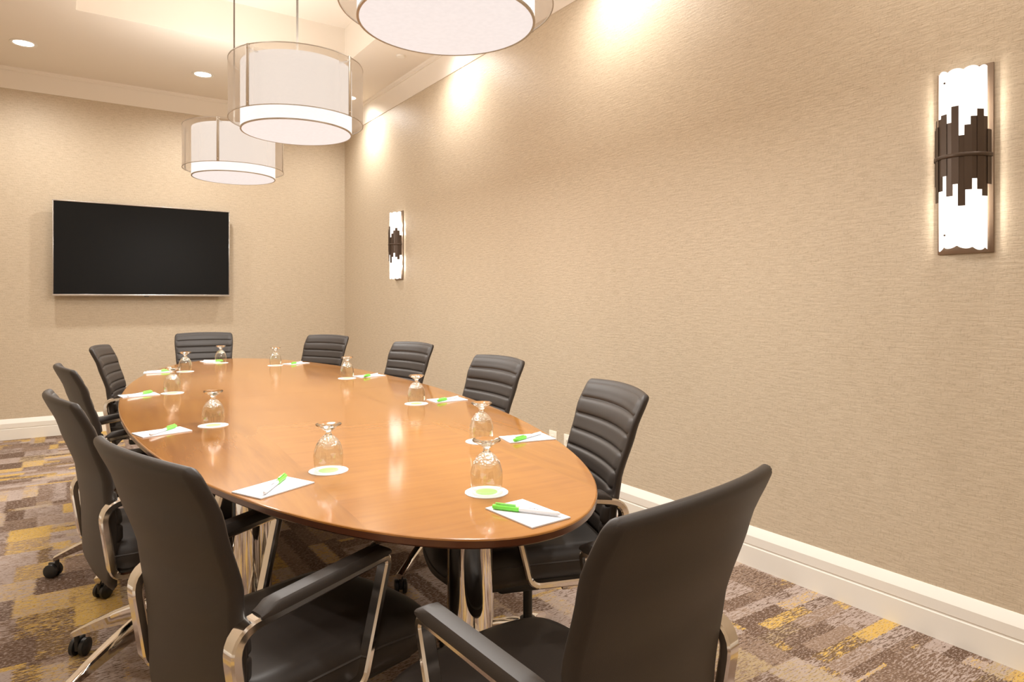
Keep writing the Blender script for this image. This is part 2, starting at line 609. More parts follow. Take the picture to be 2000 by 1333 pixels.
downlight(-0.264, 6.385, 'recessed ceiling downlight above the left side of the television, leftmost in view', 70)
downlight(1.012, 6.385, 'recessed ceiling downlight just left of the middle pendant, near the far wall', 70)
downlight(2.32, 6.32, 'recessed ceiling downlight in the far right ceiling corner, seen through the middle pendant', 58)
downlight(2.32, 4.52, 'recessed ceiling downlight hidden behind the nearest pendant by the right wall')
for y, w in ((2.72, 'above the middle of the right wall'), (0.92, 'directly above the nearer wall sconce')):
    downlight(2.32, y, 'recessed ceiling downlight beyond the top edge, ' + w)
for y, w in ((4.52, 'farthest'), (2.72, 'middle'), (0.92, 'nearest')):  # assumed left row, unseen, added as extra light sources
    downlight(-0.45, y, 'assumed recessed ceiling downlight over the left chairs, added out of view, ' + w + ' of three')
for x, w in ((-0.264, 'left'), (1.012, 'centre'), (2.32, 'right')):  # assumed back row, never in view, added to light the room
    downlight(x, -0.6, 'assumed recessed ceiling downlight added unseen behind the camera, ' + w + ' of three')

bm = bmesh.new()
bm_lathe(bm, [(0.0, -0.012), (0.030, -0.012), (0.034, -0.009), (0.036, 0.0), (0, 0)], 28)
t = add_obj('sprinkler_cover', finish(bm, 'sprinkler_cover'), M['trim'])
t.location = (2.27, 5.0, ZS)
tag(t, 'small round cream sprinkler cover plate on the ceiling by the right wall', 'sprinkler cover')

# ================================================================= pendants
RI, RO = 0.270, 0.326
ZB_I, ZT_I, ZB_O, ZT_O = 2.052, 2.380, 2.105, 2.392
shade_me = lathe_me('inner_shade', [(RI, ZB_I + .004), (RI, ZT_I), (RI - .003, ZT_I), (RI - .003, ZB_I + .004)], 72, closed=True, smooth=50)
diff_me = lathe_me('diffuser', [(0, ZB_I + .004), (RI - .006, ZB_I + .004), (RI - .006, ZB_I + .001), (0, ZB_I + .001)], 72)
rimi_me = lathe_me('shade_rim', [(RI + .0015, ZB_I), (RI + .0015, ZB_I + .006), (RI - .006, ZB_I + .006), (RI - .006, ZB_I)], 72, closed=True)
top_me = lathe_me('top_diffuser', [(0, ZT_I - .004), (RI - .004, ZT_I - .004), (RI - .004, ZT_I - .006), (0, ZT_I - .006)], 72)
outer_me = lathe_me('sheer_shade', [(RO, ZB_O), (RO, ZT_O)], 96, smooth=50)
ringt_me = lathe_me('wire_ring_top', [(RO + .0018, ZT_O - .002), (RO + .0018, ZT_O + .002), (RO - .0018, ZT_O + .002), (RO - .0018, ZT_O - .002)], 96, closed=True)
ringb_me = lathe_me('wire_ring_bottom', [(RO + .0018, ZB_O - .002), (RO + .0018, ZB_O + .002), (RO - .0018, ZB_O + .002), (RO - .0018, ZB_O - .002)], 96, closed=True)
bar_me = box_me('frame_bar', (RO + .001, -.0085, ZB_O - .003), (RO + .005, .0085, ZT_O + .003), .001)
spoke_me = box_me('spoke', (RI - .002, -.0075, ZT_O - .020), (RO + .001, .0075, ZT_O - .016), .001)
hub_spoke_me = box_me('hub_spoke', (.010, -.006, ZT_I - .012), (RI - .001, .006, ZT_I - .008), .001)
bm = bmesh.new()
bm_lathe(bm, [(0, 0), (.004, 0), (.0035, .0016), (0, .0022)], 12)
screw_me = finish(bm, 'screw')
stem_me = lathe_me('stem', [(0, ZT_I - .03), (.0055, ZT_I - .03), (.0055, ZT - .02), (0, ZT - .02)], 14)
canopy_me = lathe_me('canopy', [(0, ZT - .035), (.012, ZT - .035), (.062, ZT - .018), (.065, ZT - .001), (0, ZT - .001)], 36)

def pendant(x, y, bar_ang, label):
    t = thing('drum_pendant', label, 'pendant lamp', (x, y, ZT), 0, 'drum pendants over the table')
    def p(name, me, mat, ang=0.0):
        o = add_obj(name, me, mat, t)
        o.location = (0, 0, -ZT)
        o.rotation_euler = (0, 0, ang)
        return o
    s = p('inner_shade', shade_me, M['shade'])
    d = add_obj('diffuser', diff_me, M['diffuser'], s)
    rm = add_obj('shade_rim', rimi_me, M['nickel'], s)
    tp = add_obj('top_diffuser', top_me, M['shade'], s)
    s2 = p('sheer_shade', outer_me, M['sheer'])
    add_obj('wire_ring', ringt_me, M['nickel'], s2)
    add_obj('wire_ring', ringb_me, M['nickel'], s2)
    for k in range(4):
        a = bar_ang + k * math.pi / 2
        b = p('frame_bar', bar_me, M['nickel'], a)
        add_obj('spoke', spoke_me, M['chrome'], b)
        for z in (ZB_O + .018, ZT_O - .018):
            sc_ = add_obj('screw', screw_me, M['chrome'], b)
            sc_.location = (RO + .005, 0, z)
            sc_.rotation_euler = (0, R(90), 0)
        p('hub_spoke', hub_spoke_me, M['nickel'], a)
    p('stem', stem_me, M['steel'])
    p('canopy', canopy_me, M['nickel'])
    # the bulb's light that leaves through the open frame below the diffuser
    ld = bpy.data.lights.new('pendant_lamp', 'AREA')
    ld.shape = 'DISK'
    ld.size = 2 * RI * 0.96
    ld.energy = PENDANT_W
    ld.color = WARM
    lo = bpy.data.objects.new('pendant_lamp', ld)
    COL.objects.link(lo)
    lo.parent = t
    lo.location = (0, 0, ZB_I - .004 - ZT)
    lu = bpy.data.lights.new('pendant_uplight', 'AREA')
    lu.shape = 'DISK'
    lu.size = 2 * RI * 0.9
    lu.energy = PENDANT_UP_W
    lu.color = WARM
    l2 = bpy.data.objects.new('pendant_uplight', lu)
    COL.objects.link(l2)
    l2.parent = t
    l2.location = (0, 0, ZT_I + .012 - ZT)
    l2.rotation_euler = (math.pi, 0, 0)
    return t

# bars stand at these world angles on the three drums
pendant(0.975, 1.808, R(33.9 - 4 + 180 - 28), 'white drum pendant with sheer outer shade, nearest, cut by the top edge')
pendant(0.983, 3.420, R(-106 - 42), 'white drum pendant with sheer outer shade, middle of the three')
pendant(0.980, 4.925, R(-101.5 - 17), 'white drum pendant with sheer outer shade, farthest, closest to the television')

# ================================================================= television
t = thing('wall_television', 'large black flat-screen television with thin silver bezel on the far wall', 'television', (0.638, YW, 1.664))
HW_, HH_ = 0.729, 0.424
TVD = 0.105
bm = bmesh.new()
bm_box(bm, (-HW_ + .01, -TVD + .012, -HH_ + .01), (HW_ - .01, -TVD + .045, HH_ - .01), .004)
add_obj('housing', finish(bm, 'housing'), M['tvback'], t)
bm = bmesh.new()
bw = .010
bm_box(bm, (-HW_, -TVD, HH_ - bw), (HW_, -TVD + .03, HH_), .002)
bm_box(bm, (-HW_, -TVD, -HH_), (HW_, -TVD + .03, -HH_ + .018), .003)
bm_box(bm, (-HW_, -TVD, -HH_ + .016), (-HW_ + bw, -TVD + .03, HH_ - .008), .002)
bm_box(bm, (HW_ - bw, -TVD, -HH_ + .016), (HW_, -TVD + .03, HH_ - .008), .002)
add_obj('bezel', finish(bm, 'bezel'), M['bezel'], t)
add_obj('screen', box_me('screen', (-HW_ + bw, -TVD + .004, -HH_ + .018), (HW_ - bw, -TVD + .010, HH_ - bw), smooth=0), M['screen'], t)
add_obj('wall_mount', box_me('wall_mount', (-.25, -TVD + .045, -.2), (.25, -.001, .2), .004), M['tvback'], t)
add_obj('sensor_tab', box_me('sensor_tab', (-.02, -TVD + .002, -HH_ - .006), (.02, -TVD + .02, -HH_ + .001), .002), M['tvback'], t)

# ================================================================= wall sconces
SH, SWD = 0.638, 0.172
def sz(px):
    return 1.2 + (587.4 - px) * 0.00176 - 1.681
slat_tab = [(266, 385), (250, 362), (233, 380), (248, 396), (234, 375), (228, 347), (246, 387), (216, 365), (273, 407), (254, 377), (238, 356), (225, 377), (238, 389), (262, 366)]
GW, GD = 0.071, 0.078
def arc_pt(th, grow=0.0):
    return ((GW + grow) * math.sin(th), (GD + grow) * math.cos(th))
# glass with scalloped ends
bm = bmesh.new()
N = 60
cols = []
for i in range(N + 1):
    th = -math.pi / 2 + math.pi * i / N
    x, d = arc_pt(th)
    s = i / N
    sc1 = 0.010 * abs(math.sin(s * 15.0)) ** 0.6 + 0.004 * math.sin(s * 7 + 1)
    sc2 = 0.010 * abs(math.sin(s * 16.0 + .7)) ** 0.6 + 0.004 * math.sin(s * 9)
    zt, zb = 0.296 + sc1, -0.298 - sc2
    cols.append([bm.verts.new((x, -d - .016, zb + (zt - zb) * k / 6)) for k in range(7)])
for a, b in zip(cols, cols[1:]):
    for k in range(6):
        bm.faces.new((a[k], b[k], b[k + 1], a[k + 1]))
r = bmesh.ops.solidify(bm, geom=bm.faces[:], thickness=.003)
glass_me = finish(bm, 'frosted_shade', 60)
bm = bmesh.new()
path = []
for i in range(33):
    th = -math.pi / 2 + math.pi * i / 32
    x, d = arc_pt(th, .0140)
    path.append((x, -d - .014, 0.008))
bm_sweep(bm, path, rect_sect(.013, .003, .0005), closed=False, up=Vector((0, 0, 1)))
band_me = finish(bm, 'band', 50)
bm = bmesh.new()  # plates added inside the glass to block light at its ends
for zc in (.272, -.272):
    lo_, hi_ = [], []
    for i in range(25):
        x, d = arc_pt(-math.pi / 2 + math.pi * i / 24, -.008)
        lo_.append(bm.verts.new((x, -max(d, .0) - .008, zc - .001)))
        hi_.append(bm.verts.new((x, -max(d, .0) - .008, zc + .001)))
    bm.faces.new(lo_[::-1]); bm.faces.new(hi_)
    for i in range(25):
        j = (i + 1) % 25
        bm.faces.new((lo_[i], lo_[j], hi_[j], hi_[i]))
baffle_me = finish(bm, 'added_light_baffle', 30)
plate_me = box_me('back_plate', (-SWD / 2, -.008, -SH / 2), (SWD / 2, -.0003, SH / 2), .001)
slat_mes = []
ns = len(slat_tab)
for i, (tp, bt) in enumerate(slat_tab):
    t0 = -math.pi / 2 + math.pi * i / ns
    t1 = -math.pi / 2 + math.pi * (i + 1) / ns
    bm = bmesh.new()
    for k, (z0, z1, g) in enumerate([(sz(bt), sz(tp), .0070 + .0024 * (i % 2))]):
        vs = []
        for th, gr in ((t0 - .018, g), (t1 + .018, g), (t1 + .018, g + .0022), (t0 - .018, g + .0022)):
            x, d = arc_pt(th, gr)
            vs.append((x, -d - .016))
        lo = [bm.verts.new((x, y, z0)) for x, y in vs]
        hi = [bm.verts.new((x, y, z1)) for x, y in vs]
        bm.faces.new(lo[::-1]); bm.faces.new(hi)
        for a in range(4):
            b_ = (a + 1) % 4
            bm.faces.new((lo[a], lo[b_], hi[b_], hi[a]))
    slat_mes.append(finish(bm, 'slat', 0))
bm = bmesh.new()
bm_lathe(bm, [(0, 0), (.0035, 0), (.003, .0025), (0, .0032)], 12)
knob_me = finish(bm, 'glass_screw')

def sconce(y, z, label):
    t = thing('wall_sconce', label, 'wall sconce', (XW, y, z), R(-90), 'bronze wall sconces')
    # local -y points into the room, local x runs along the wall
    add_obj('back_plate', plate_me, M['bronze2'], t)
    g = add_obj('frosted_shade', glass_me, M['sconce'], t)
    for zz in (.262, -.258):
        k = add_obj('glass_screw', knob_me, M['bronze'], g)
        x, d = arc_pt(-.42)
        k.location = (x, -d - .017, zz)
        k.rotation_euler = (R(90), 0, R(-20))
    for me in slat_mes:
        add_obj('slat', me, M['bronze'], t)
    add_obj('band', band_me, M['bronze'], t)
    add_obj('added_light_baffle', baffle_me, M['bronze2'], t)
    for zz in (.2, .12, -.12, -.2):
        ld = bpy.data.lights.new('sconce_lamp', 'POINT')
        ld.energy = SCONCE_W
        ld.color = (1.0, 0.93, 0.82)
        ld.shadow_soft_size = .012
        lo = bpy.data.objects.new('sconce_lamp', ld)
        COL.objects.link(lo)
        lo.parent = t
        lo.location = (0, -.04, zz)
    return t

sconce(1.033, 1.681, 'large-looking bronze and frosted glass wall sconce at the right edge, nearest the camera')
sconce(5.720, 1.710, 'bronze and frosted glass wall sconce near the far corner, right of the television')

# ================================================================= outlets
for y, lab in ((3.372, 'ivory wall outlet plate low on the right wall, left of the two'),
               (3.220, 'ivory wall outlet plate half hidden by the chair back, right of the two')):
    t = thing('wall_outlet', lab, 'outlet', (XW, y, 0.310), R(-90), 'outlets on the right wall')
    add_obj('cover_plate', box_me('cover_plate', (-.038, -.006, -.060), (.038, -.0003, .060), .002), M['plate'], t)
    for z in (.02, -.02):
        s = add_obj('socket', box_me('socket', (-.017, -.0085, z - .014), (.017, -.005, z + .014), .002), M['plate'], t)
        for x in (-.006, .006):
            add_obj('slot', box_me('slot', (x - .001, -.0090, z - .005), (x + .001, -.0082, z + .005), smooth=0), M['slot'], s)

# ================================================================= conference table
TC = (0.901, 3.272)
TA, TB_, TROT = 0.711, 2.239, -0.062
TZ = 0.75
table = thing('conference_table', 'long oval cherry-wood conference table with chrome column legs', 'table', (TC[0], TC[1], 0), TROT)

def half_top(sign):
    bm = bmesh.new()
    n = 72
    gap = .0006
    def outline(shrink, z):
        vs = []
        for i in range(n + 1):
            a = math.pi * i / n
            x, y = (TA - shrink) * math.cos(a), max((TB_ - shrink) * math.sin(a), gap)
            vs.append(bm.verts.new((x * sign, y * sign, z)))
        return vs
    prof = [(.004, TZ), (.0012, TZ - .0012), (0, TZ - .004), (.001, TZ - .017), (.006, TZ - .021), (.075, TZ - .038)]
    rings = [outline(s, z) for s, z in prof]
    top = bm.faces.new(rings[0])
    for a, b in zip(rings, rings[1:]):
        for i in range(n):
            f = bm.faces.new((a[i], a[i + 1], b[i + 1], b[i]))
    for k, (a, b) in enumerate(zip(rings, rings[1:])):
        bm.faces.new((a[0], b[0], b[-1], a[-1])) if False else None
    bm.faces.new(rings[-1][::-1])
    ends0 = [r_[0] for r_ in rings]
    ends1 = [r_[-1] for r_ in rings]
    bm.faces.new(ends0 + ends1[::-1])
    bmesh.ops.recalc_face_normals(bm, faces=bm.faces)
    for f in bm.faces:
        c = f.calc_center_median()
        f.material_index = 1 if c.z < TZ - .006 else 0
    me = bpy.data.meshes.new('tabletop_half')
    bm.to_mesh(me)
    bm.free()
    for p in me.polygons:
        p.use_smooth = len(p.vertices) == 4
    me.set_sharp_from_angle(angle=R(14))
    me.materials.append(M['wood'])
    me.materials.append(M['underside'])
    return add_obj('tabletop_half', me, None, table)
half_top(1)
half_top(-1)
col_me = lathe_me('leg_column', [(0, .012), (.060, .012), (.058, .03), (.054, .06), (.054, .690), (.058, .712), (0, .712)], 48)
foot_me = lathe_me('foot_plate', [(0, .0), (.105, .0), (.108, .004), (.104, .010), (.070, .0125), (0, .0125)], 48)
for sx, sy in ((.02, -1.90), (-.37, -1.27), (.37, -1.27), (-.37, .95), (.37, .95), (.02, 1.90)):
    c = add_obj('leg_column', col_me, M['chrome2'], table)
    c.location = (sx, sy, 0)
    add_obj('foot_plate', foot_me, M['chrome2'], c)
add_obj('support_rail', box_me('support_rail', (-.02, -1.95, .690), (.06, 1.95, .7115), .003), M['black'], table)
add_obj('support_rail', box_me('support_rail', (-.41, -1.33, .690), (-.33, 1.0, .7115), .003), M['black'], table)
add_obj('support_rail', box_me('support_rail', (.33, -1.33, .690), (.41, 1.0, .7115), .003), M['black'], table)

# ================================================================= conference chairs
# local frame: +y the sitter's forward, origin on the floor under the column
BACK_Y = [(.340, -.184), (.40, -.200), (.557, -.203), (.690, -.217), (.827, -.260), (.925, -.302)]
BHW = .222
SEAT_Z = .505
def sag(z):
    return .016 + .018 * max(0, min(1, (z - .45) / .45))
def back_hw(z):
    rb = .10
    w = lerp_table([(.45, .188), (.60, .197), (.72, .212), (.85, .222), (.925, .220)], z)
    if z < .345 + rb:
        k = (.345 + rb - z) / rb
        return w - rb + rb * math.sqrt(max(0.0, 1 - k * k)) + .004
    return w
def back_rear(x, z, hw):
    u = min(1.0, abs(x) / BHW)
    return lerp_table(BACK_Y, z) - sag(z) * (1 - u * u)

# shell: rear skin with a rolled rim
bm = bmesh.new()
RIM = .017
TH = .027
ZTOP = .925
steps = [(.352 + (ZTOP - RIM - .352) * i / 26, 0.0) for i in range(27)] + [(ZTOP - RIM + RIM * math.sin(R(a_)), R(a_)) for a_ in (18, 36, 54, 70, 82, 90)]
ucols = [(-1, R(90)), (-1, R(75)), (-1, R(55)), (-1, R(35)), (-1, R(15))] + [(-1 + 2 * i / 14, 0.0) for i in range(15)] + [(1, R(15)), (1, R(35)), (1, R(55)), (1, R(75)), (1, R(90))]
nx = len(ucols) - 1
front, rear = [], []
for z, az in steps:
    hw = back_hw(z)
    if z > .897:
        hw -= .022 * (1 - math.sqrt(max(0.0, 1 - ((z - .897) / .0285) ** 2)))
    fr, rr = [], []
    for u_, ax in ucols:
        x = u_ * (hw - RIM) + (math.copysign(RIM * math.sin(ax), u_) if ax else 0.0)
        y = back_rear(x, z, hw)
        k_ = max(1 - math.cos(az), 1 - math.cos(ax))
        bot = max(0.0, (.390 - z) / .04)
        k_ = min(1.0, max(k_, bot * bot))
        crown_ = .008 * (1 - (x / BHW) ** 2) * max(0, (z - .8) / .125)
        rr.append(bm.verts.new((x, y + RIM * k_ * .95, z + crown_)))
        fr.append(bm.verts.new((x, y + TH - (TH - RIM) * k_ * .95, z + crown_)))
    front.append(fr); rear.append(rr)
zs = steps
for G_, flip in ((front, False), (rear, True)):
    for a, b in zip(G_, G_[1:]):
        for i in range(nx):
            q = (a[i], a[i + 1], b[i + 1], b[i])
            bm.faces.new(q[::-1] if flip else q)
for j in range(len(zs) - 1):
    for i in (0, nx):
        bm.faces.new((front[j][i], rear[j][i], rear[j + 1][i], front[j + 1][i]))
for row in (0, -1):
    for i in range(nx):
        bm.faces.new((front[row][i], front[row][i + 1], rear[row][i + 1], rear[row][i]))
shell_me = finish(bm, 'back_shell', 60)

# channelled front: one pillow per row
ROWS = 9
Z0, Z1 = .455, .915
row_mes = []
for k in range(ROWS):
    za = Z0 + (Z1 - Z0) * k / ROWS
    zb = Z0 + (Z1 - Z0) * (k + 1) / ROWS
    bm = bmesh.new()
    nz, nxx = 10, 18
    grid = []
    for a in range(nz + 1):
        t_ = a / nz
        z = za + .0006 + (zb - za - .0012) * t_
        hw = back_hw(max(z, .45)) - .007
        row = []
        for i in range(nxx + 1):
            s = -1 + 2 * i / nxx
            s = math.copysign(abs(s) ** .7, s)
            x = s * hw
            bul = .0070 * (1 - abs(2 * t_ - 1) ** 7) + .003
            if k == ROWS - 1 and t_ > .5:
                bul = .0105 * math.sqrt(max(0, 1 - ((t_ - .5) * 2) ** 2 * .96))
            ed = max(0.0, (abs(s) - .93) / .07)
            bul *= math.sqrt(max(0.0, 1 - ed * ed * .97))
            # the lower back dips between two side bolsters
            low = max(0.0, min(1.0, (.70 - z) / .12))
            bul += .012 * low * max(0.0, min(1.0, (abs(s) - .72) / .1)) * (1 - ed)
            lift = .008 * (1 - s * s) * max(0, (z - .8) / .125)
            row.append(bm.verts.new((x, back_rear(x, z, hw) + TH - .004 + bul, z + lift)))
        grid.append(row)
    for a, b in zip(grid, grid[1:]):
        for i in range(nxx):
            bm.faces.new((a[i], b[i], b[i + 1], a[i + 1]))
    # close the rear
    rearv = []
    for a in (0, nz):
        rearv.append([bm.verts.new((v.co.x, back_rear(v.co.x, v.co.z, hw) + TH - .008, v.co.z)) for v in grid[a]])
    for i in range(nxx):
        bm.faces.new((grid[0][i], grid[0][i + 1], rearv[0][i + 1], rearv[0][i]))
        bm.faces.new((grid[nz][i + 1], grid[nz][i], rearv[1][i], rearv[1][i + 1]))
        bm.faces.new((rearv[0][i], rearv[0][i + 1], rearv[1][i + 1], rearv[1][i]))
    for i in (0, nxx):
        bm.faces.new([grid[a][i] for a in range(nz + 1)] + [rearv[1][i], rearv[0][i]])
    row_mes.append(finish(bm, 'back_panel', 60))

# seat cushion
bm = bmesh.new()
ny_, nx_ = 22, 20
SX, SY0, SY1 = .200, -.195, .312
def seat_pt(s, t, top):
    # superellipse footprint with softly rounded front
    y = SY0 + (SY1 - SY0) * t
    fr = max(0.0, (t - .72) / .28)
    w = SX * (1 - .16 * fr ** 2.4) * (1 + .05 * max(0.0, min(1.0, (t - .55) / .2)))
    bk = max(0.0, (.10 - t) / .10)
    w *= (1 - .05 * bk)
    x = s * w
    es = max(0.0, (abs(s) - .86) / .14)
    ef = max(0.0, (t - .84) / .16)
    eb = max(0.0, (.05 - t) / .05)
    e = min(1.0, (es ** 2.2 + ef ** 2 + eb ** 2))
    if top:
        z = SEAT_Z + .010 * (1 - s * s) - .032 * e - .020 * max(0, (t - .55) / .45) ** 2
    else:
        z = SEAT_Z - .098 + .030 * e
    y2 = y - .030 * (abs(s) ** 3) * fr
    return (x, y2, z)
G1 = [[bm.verts.new(seat_pt(-1 + 2 * i / nx_, j / ny_, True)) for i in range(nx_ + 1)] for j in range(ny_ + 1)]
G2 = [[bm.verts.new(seat_pt(-1 + 2 * i / nx_, j / ny_, False)) for i in range(nx_ + 1)] for j in range(ny_ + 1)]
for j in range(ny_):
    for i in range(nx_):
        bm.faces.new((G1[j][i], G1[j][i + 1], G1[j + 1][i + 1], G1[j + 1][i]))
        bm.faces.new((G2[j][i], G2[j + 1][i], G2[j + 1][i + 1], G2[j][i + 1]))
for j in range(ny_):
    for i in (0, nx_):
        bm.faces.new((G1[j][i], G1[j + 1][i], G2[j + 1][i], G2[j][i]))
for i in range(nx_):
    for j in (0, ny_):
        bm.faces.new((G1[j][i], G1[j][i + 1], G2[j][i + 1], G2[j][i]))
seat_me = finish(bm, 'seat', 50)
# piping round the top edge of the seat
bm = bmesh.new()
loop = [seat_pt(-1, j / 20, True) for j in range(0, 21)] + [seat_pt(-1 + 2 * i / 14, 1, True) for i in range(1, 15)] + [seat_pt(1, 1 - j / 20, True) for j in range(1, 21)]
pp = [Vector(p) + Vector((0, 0, -.002)) for p in loop]
prev = None
for i, p in enumerate(pp):
    d = (pp[min(i + 1, len(pp) - 1)] - pp[max(i - 1, 0)]).normalized()
    sd = d.cross(Vector((0, 0, 1))).normalized()
    up_ = sd.cross(d)
    ring = [bm.verts.new(p + (sd * math.cos(a) + up_ * math.sin(a)) * .0026) for a in (0, R(90), R(180), R(270))]
    if prev:
        for k in range(4):
            bm.faces.new((prev[k], prev[(k + 1) % 4], ring[(k + 1) % 4], ring[k]))
    prev = ring
piping_me = finish(bm, 'seat_piping', 80)
pan_me = box_me('seat_pan', (-.175, -.16, SEAT_Z - .112), (.175, .22, SEAT_Z - .090), .008)

# arm loop: polished flat bar, thick at the rear
ARM_X = .211
arm2d = rounded_path([(-.198, .418), (-.228, .628), (.114, .668), (.052, .418)], [.030, .055, .020, .030], 7)
def arm_mesh(side):
    bm = bmesh.new()
    path = [(side * ARM_X, y, z) for y, z in arm2d]
    n = len(path)
    rings = []
    for i in range(n):
        p = Vector(path[i]); a = Vector(path[i - 1]); c = Vector(path[(i + 1) % n])
        t_ = (c - a).normalized()
        nv = t_.cross(Vector((1, 0, 0))).normalized()
        rearness = max(0.0, min(1.0, (-.10 - p.y) / .16))
        th = .013 + .005 * rearness
        w = .032 + .006 * rearness * (1 if p.z > .40 else .3)
        # the loop leans inwards towards the seat below
        lean = -.006 * max(0.0, (.62 - p.z) / .23) * side
        rings.append([bm.verts.new(p + Vector((u + lean, 0, 0)) + nv * v) for u, v in rect_sect(w, th * 1.3, .0042)])
    m_ = len(rings[0])
    for i in range(n):
        a, b = rings[i], rings[(i + 1) % n]
        for j in range(m_):
            bm.faces.new((a[j], a[(j + 1) % m_], b[(j + 1) % m_], b[j]))
    return finish(bm, 'arm_frame', 40)
arm_mes = {s: arm_mesh(s) for s in (-1, 1)}
def pad_mesh(side):
    bm = bmesh.new()
    y0, y1 = -.178, .114
    n = 14
    prev = None
    for i in range(n + 1):
        f = i / n
        y = y0 + (y1 - y0) * f
        z = .628 + (.668 - .628) * (y + .228) / .342 + .0068
        e = min(1.0, min(f, 1 - f) / .10)
        e = math.sqrt(max(0, 1 - (1 - e) ** 2))
        w, h = .022 * (.80 + .20 * e), .021 * (.35 + .65 * e)
        sec = [(-w, 0), (w, 0), (w, h * .55), (w * .72, h * .92), (0, h), (-w * .72, h * .92), (-w, h * .55)]
        ring = [bm.verts.new((side * ARM_X + u, y, z + v)) for u, v in sec]
        if prev:
            for k in range(7):
                bm.faces.new((prev[k], prev[(k + 1) % 7], ring[(k + 1) % 7], ring[k]))
        else:
            bm.faces.new(ring)
        prev = ring
    bm.faces.new(prev[::-1])
    return finish(bm, 'arm_pad', 45)
pad_mes = {s: pad_mesh(s) for s in (-1, 1)}
mount_mes = {s: box_me('arm_bracket', (min(s * .15, s * .208), -.10, .396), (max(s * .15, s * .208), -.04, .408), .002) for s in (-1, 1)}

mech_me = box_me('tilt_mechanism', (-.075, -.13, SEAT_Z - .165), (.075, .11, SEAT_Z - .108), .012, 3)
col2_me = lathe_me('gas_column', [(0, .11), (.024, .11), (.024, .235), (.014, .237), (.014, .375), (0, .375)], 24)
hub_me = lathe_me('base_hub', [(0, .105), (.034, .105), (.040, .150), (.037, .215), (.028, .228), (0, .228)], 28)
BR = .342
bm = bmesh.new()
prev = None
NL = 10
for i in range(NL + 1):
    f = i / NL
    r_ = .026 + (BR - .026) * f
    ztop = .226 - .135 * (f ** 1.35)
    dep = .082 - .060 * f
    w = .021 - .006 * f
    sec = [(-w * .55, -dep), (w * .55, -dep), (w, -dep * .25), (w * .75, -.003), (0, 0), (-w * .75, -.003), (-w, -dep * .25)]
    ring = [bm.verts.new((u, r_, ztop + v)) for u, v in sec]
    if prev:
        for k in range(7):
            bm.faces.new((prev[k], prev[(k + 1) % 7], ring[(k + 1) % 7], ring[k]))
    else:
        bm.faces.new(ring)
    prev = ring
bm.faces.new(prev[::-1])
leg_me = finish(bm, 'base_leg', 40)
# caster: two wheels under a hood, on a short pin
bm = bmesh.new()
def wheel(bm, x0, x1, r, c):
    n = 20
    prof = [(0, x0), (r * .72, x0), (r, x0 + .004), (r, x1 - .003), (r * .8, x1), (0, x1)]
    rings = []
    for rr, x in prof:
        if rr < 1e-6:
            rings.append([bm.verts.new((x, c[0], c[1]))])
        else:
            rings.append([bm.verts.new((x, c[0] + rr * math.cos(2 * math.pi * i / n), c[1] + rr * math.sin(2 * math.pi * i / n))) for i in range(n)])
    for a, b in zip(rings, rings[1:]):
        for i in range(n):
            j = (i + 1) % n
            if len(a) == 1:
                bm.faces.new((a[0], b[i], b[j]))
            elif len(b) == 1:
                bm.faces.new((a[i], a[j], b[0]))
            else:
                bm.faces.new((a[i], a[j], b[j], b[i]))
wheel(bm, -.026, -.007, .029, (-.018, .029))
wheel(bm, .007, .026, .029, (-.018, .029))
bm_box(bm, (-.007, -.036, .022), (.007, .006, .062), .003)
bm_lathe(bm, [(0, .055), (.0085, .055), (.0085, .082), (0, .082)], 14)
caster_me = finish(bm, 'caster', 40)

def chair(name_label, top, face_deg, base_deg, dz, caster_deg):
    """top = floor point under the middle of the back's top edge"""
    a = R(face_deg)
    fx, fy = math.cos(a), math.sin(a)
    loc = (top[0] + fx * .302, top[1] + fy * .302, 0)
    t = thing('conference_chair', name_label, 'chair', loc, a - math.pi / 2, 'leather conference chairs')
    def p(n, me, mat, par=t, z=dz):
        o = add_obj(n, me, mat, par)
        o.location = (0, 0, z)
        return o
    sh = p('back_shell', shell_me, M['leather'])
    for me in row_mes:
        p('back_panel', me, M['leather'])
    s = p('seat', seat_me, M['leather'])
    p('piping', piping_me, M['thread'], s, 0)
    p('seat_pan', pan_me, M['black'])
    for sd in (-1, 1):
        f = p('arm_frame', arm_mes[sd], M['chrome'])
        p('arm_pad', pad_mes[sd], M['leather'], f, 0)
        p('arm_bracket', mount_mes[sd], M['chrome'], f, 0)
    p('tilt_mechanism', mech_me, M['black'])
    p('gas_column', col2_me, M['black'], t, 0)
    p('base_hub', hub_me, M['chrome'], t, 0)
    for k in range(5):
        l = p('base_leg', leg_me, M['chrome'], t, 0)
        l.rotation_euler = (0, 0, R(base_deg + 72 * k))
        c = add_obj('caster', caster_me, M['black'], l)
        c.location = (0, BR - .012, 0)
        c.rotation_euler = (0, 0, R(caster_deg + 37 * k * k))
    return t

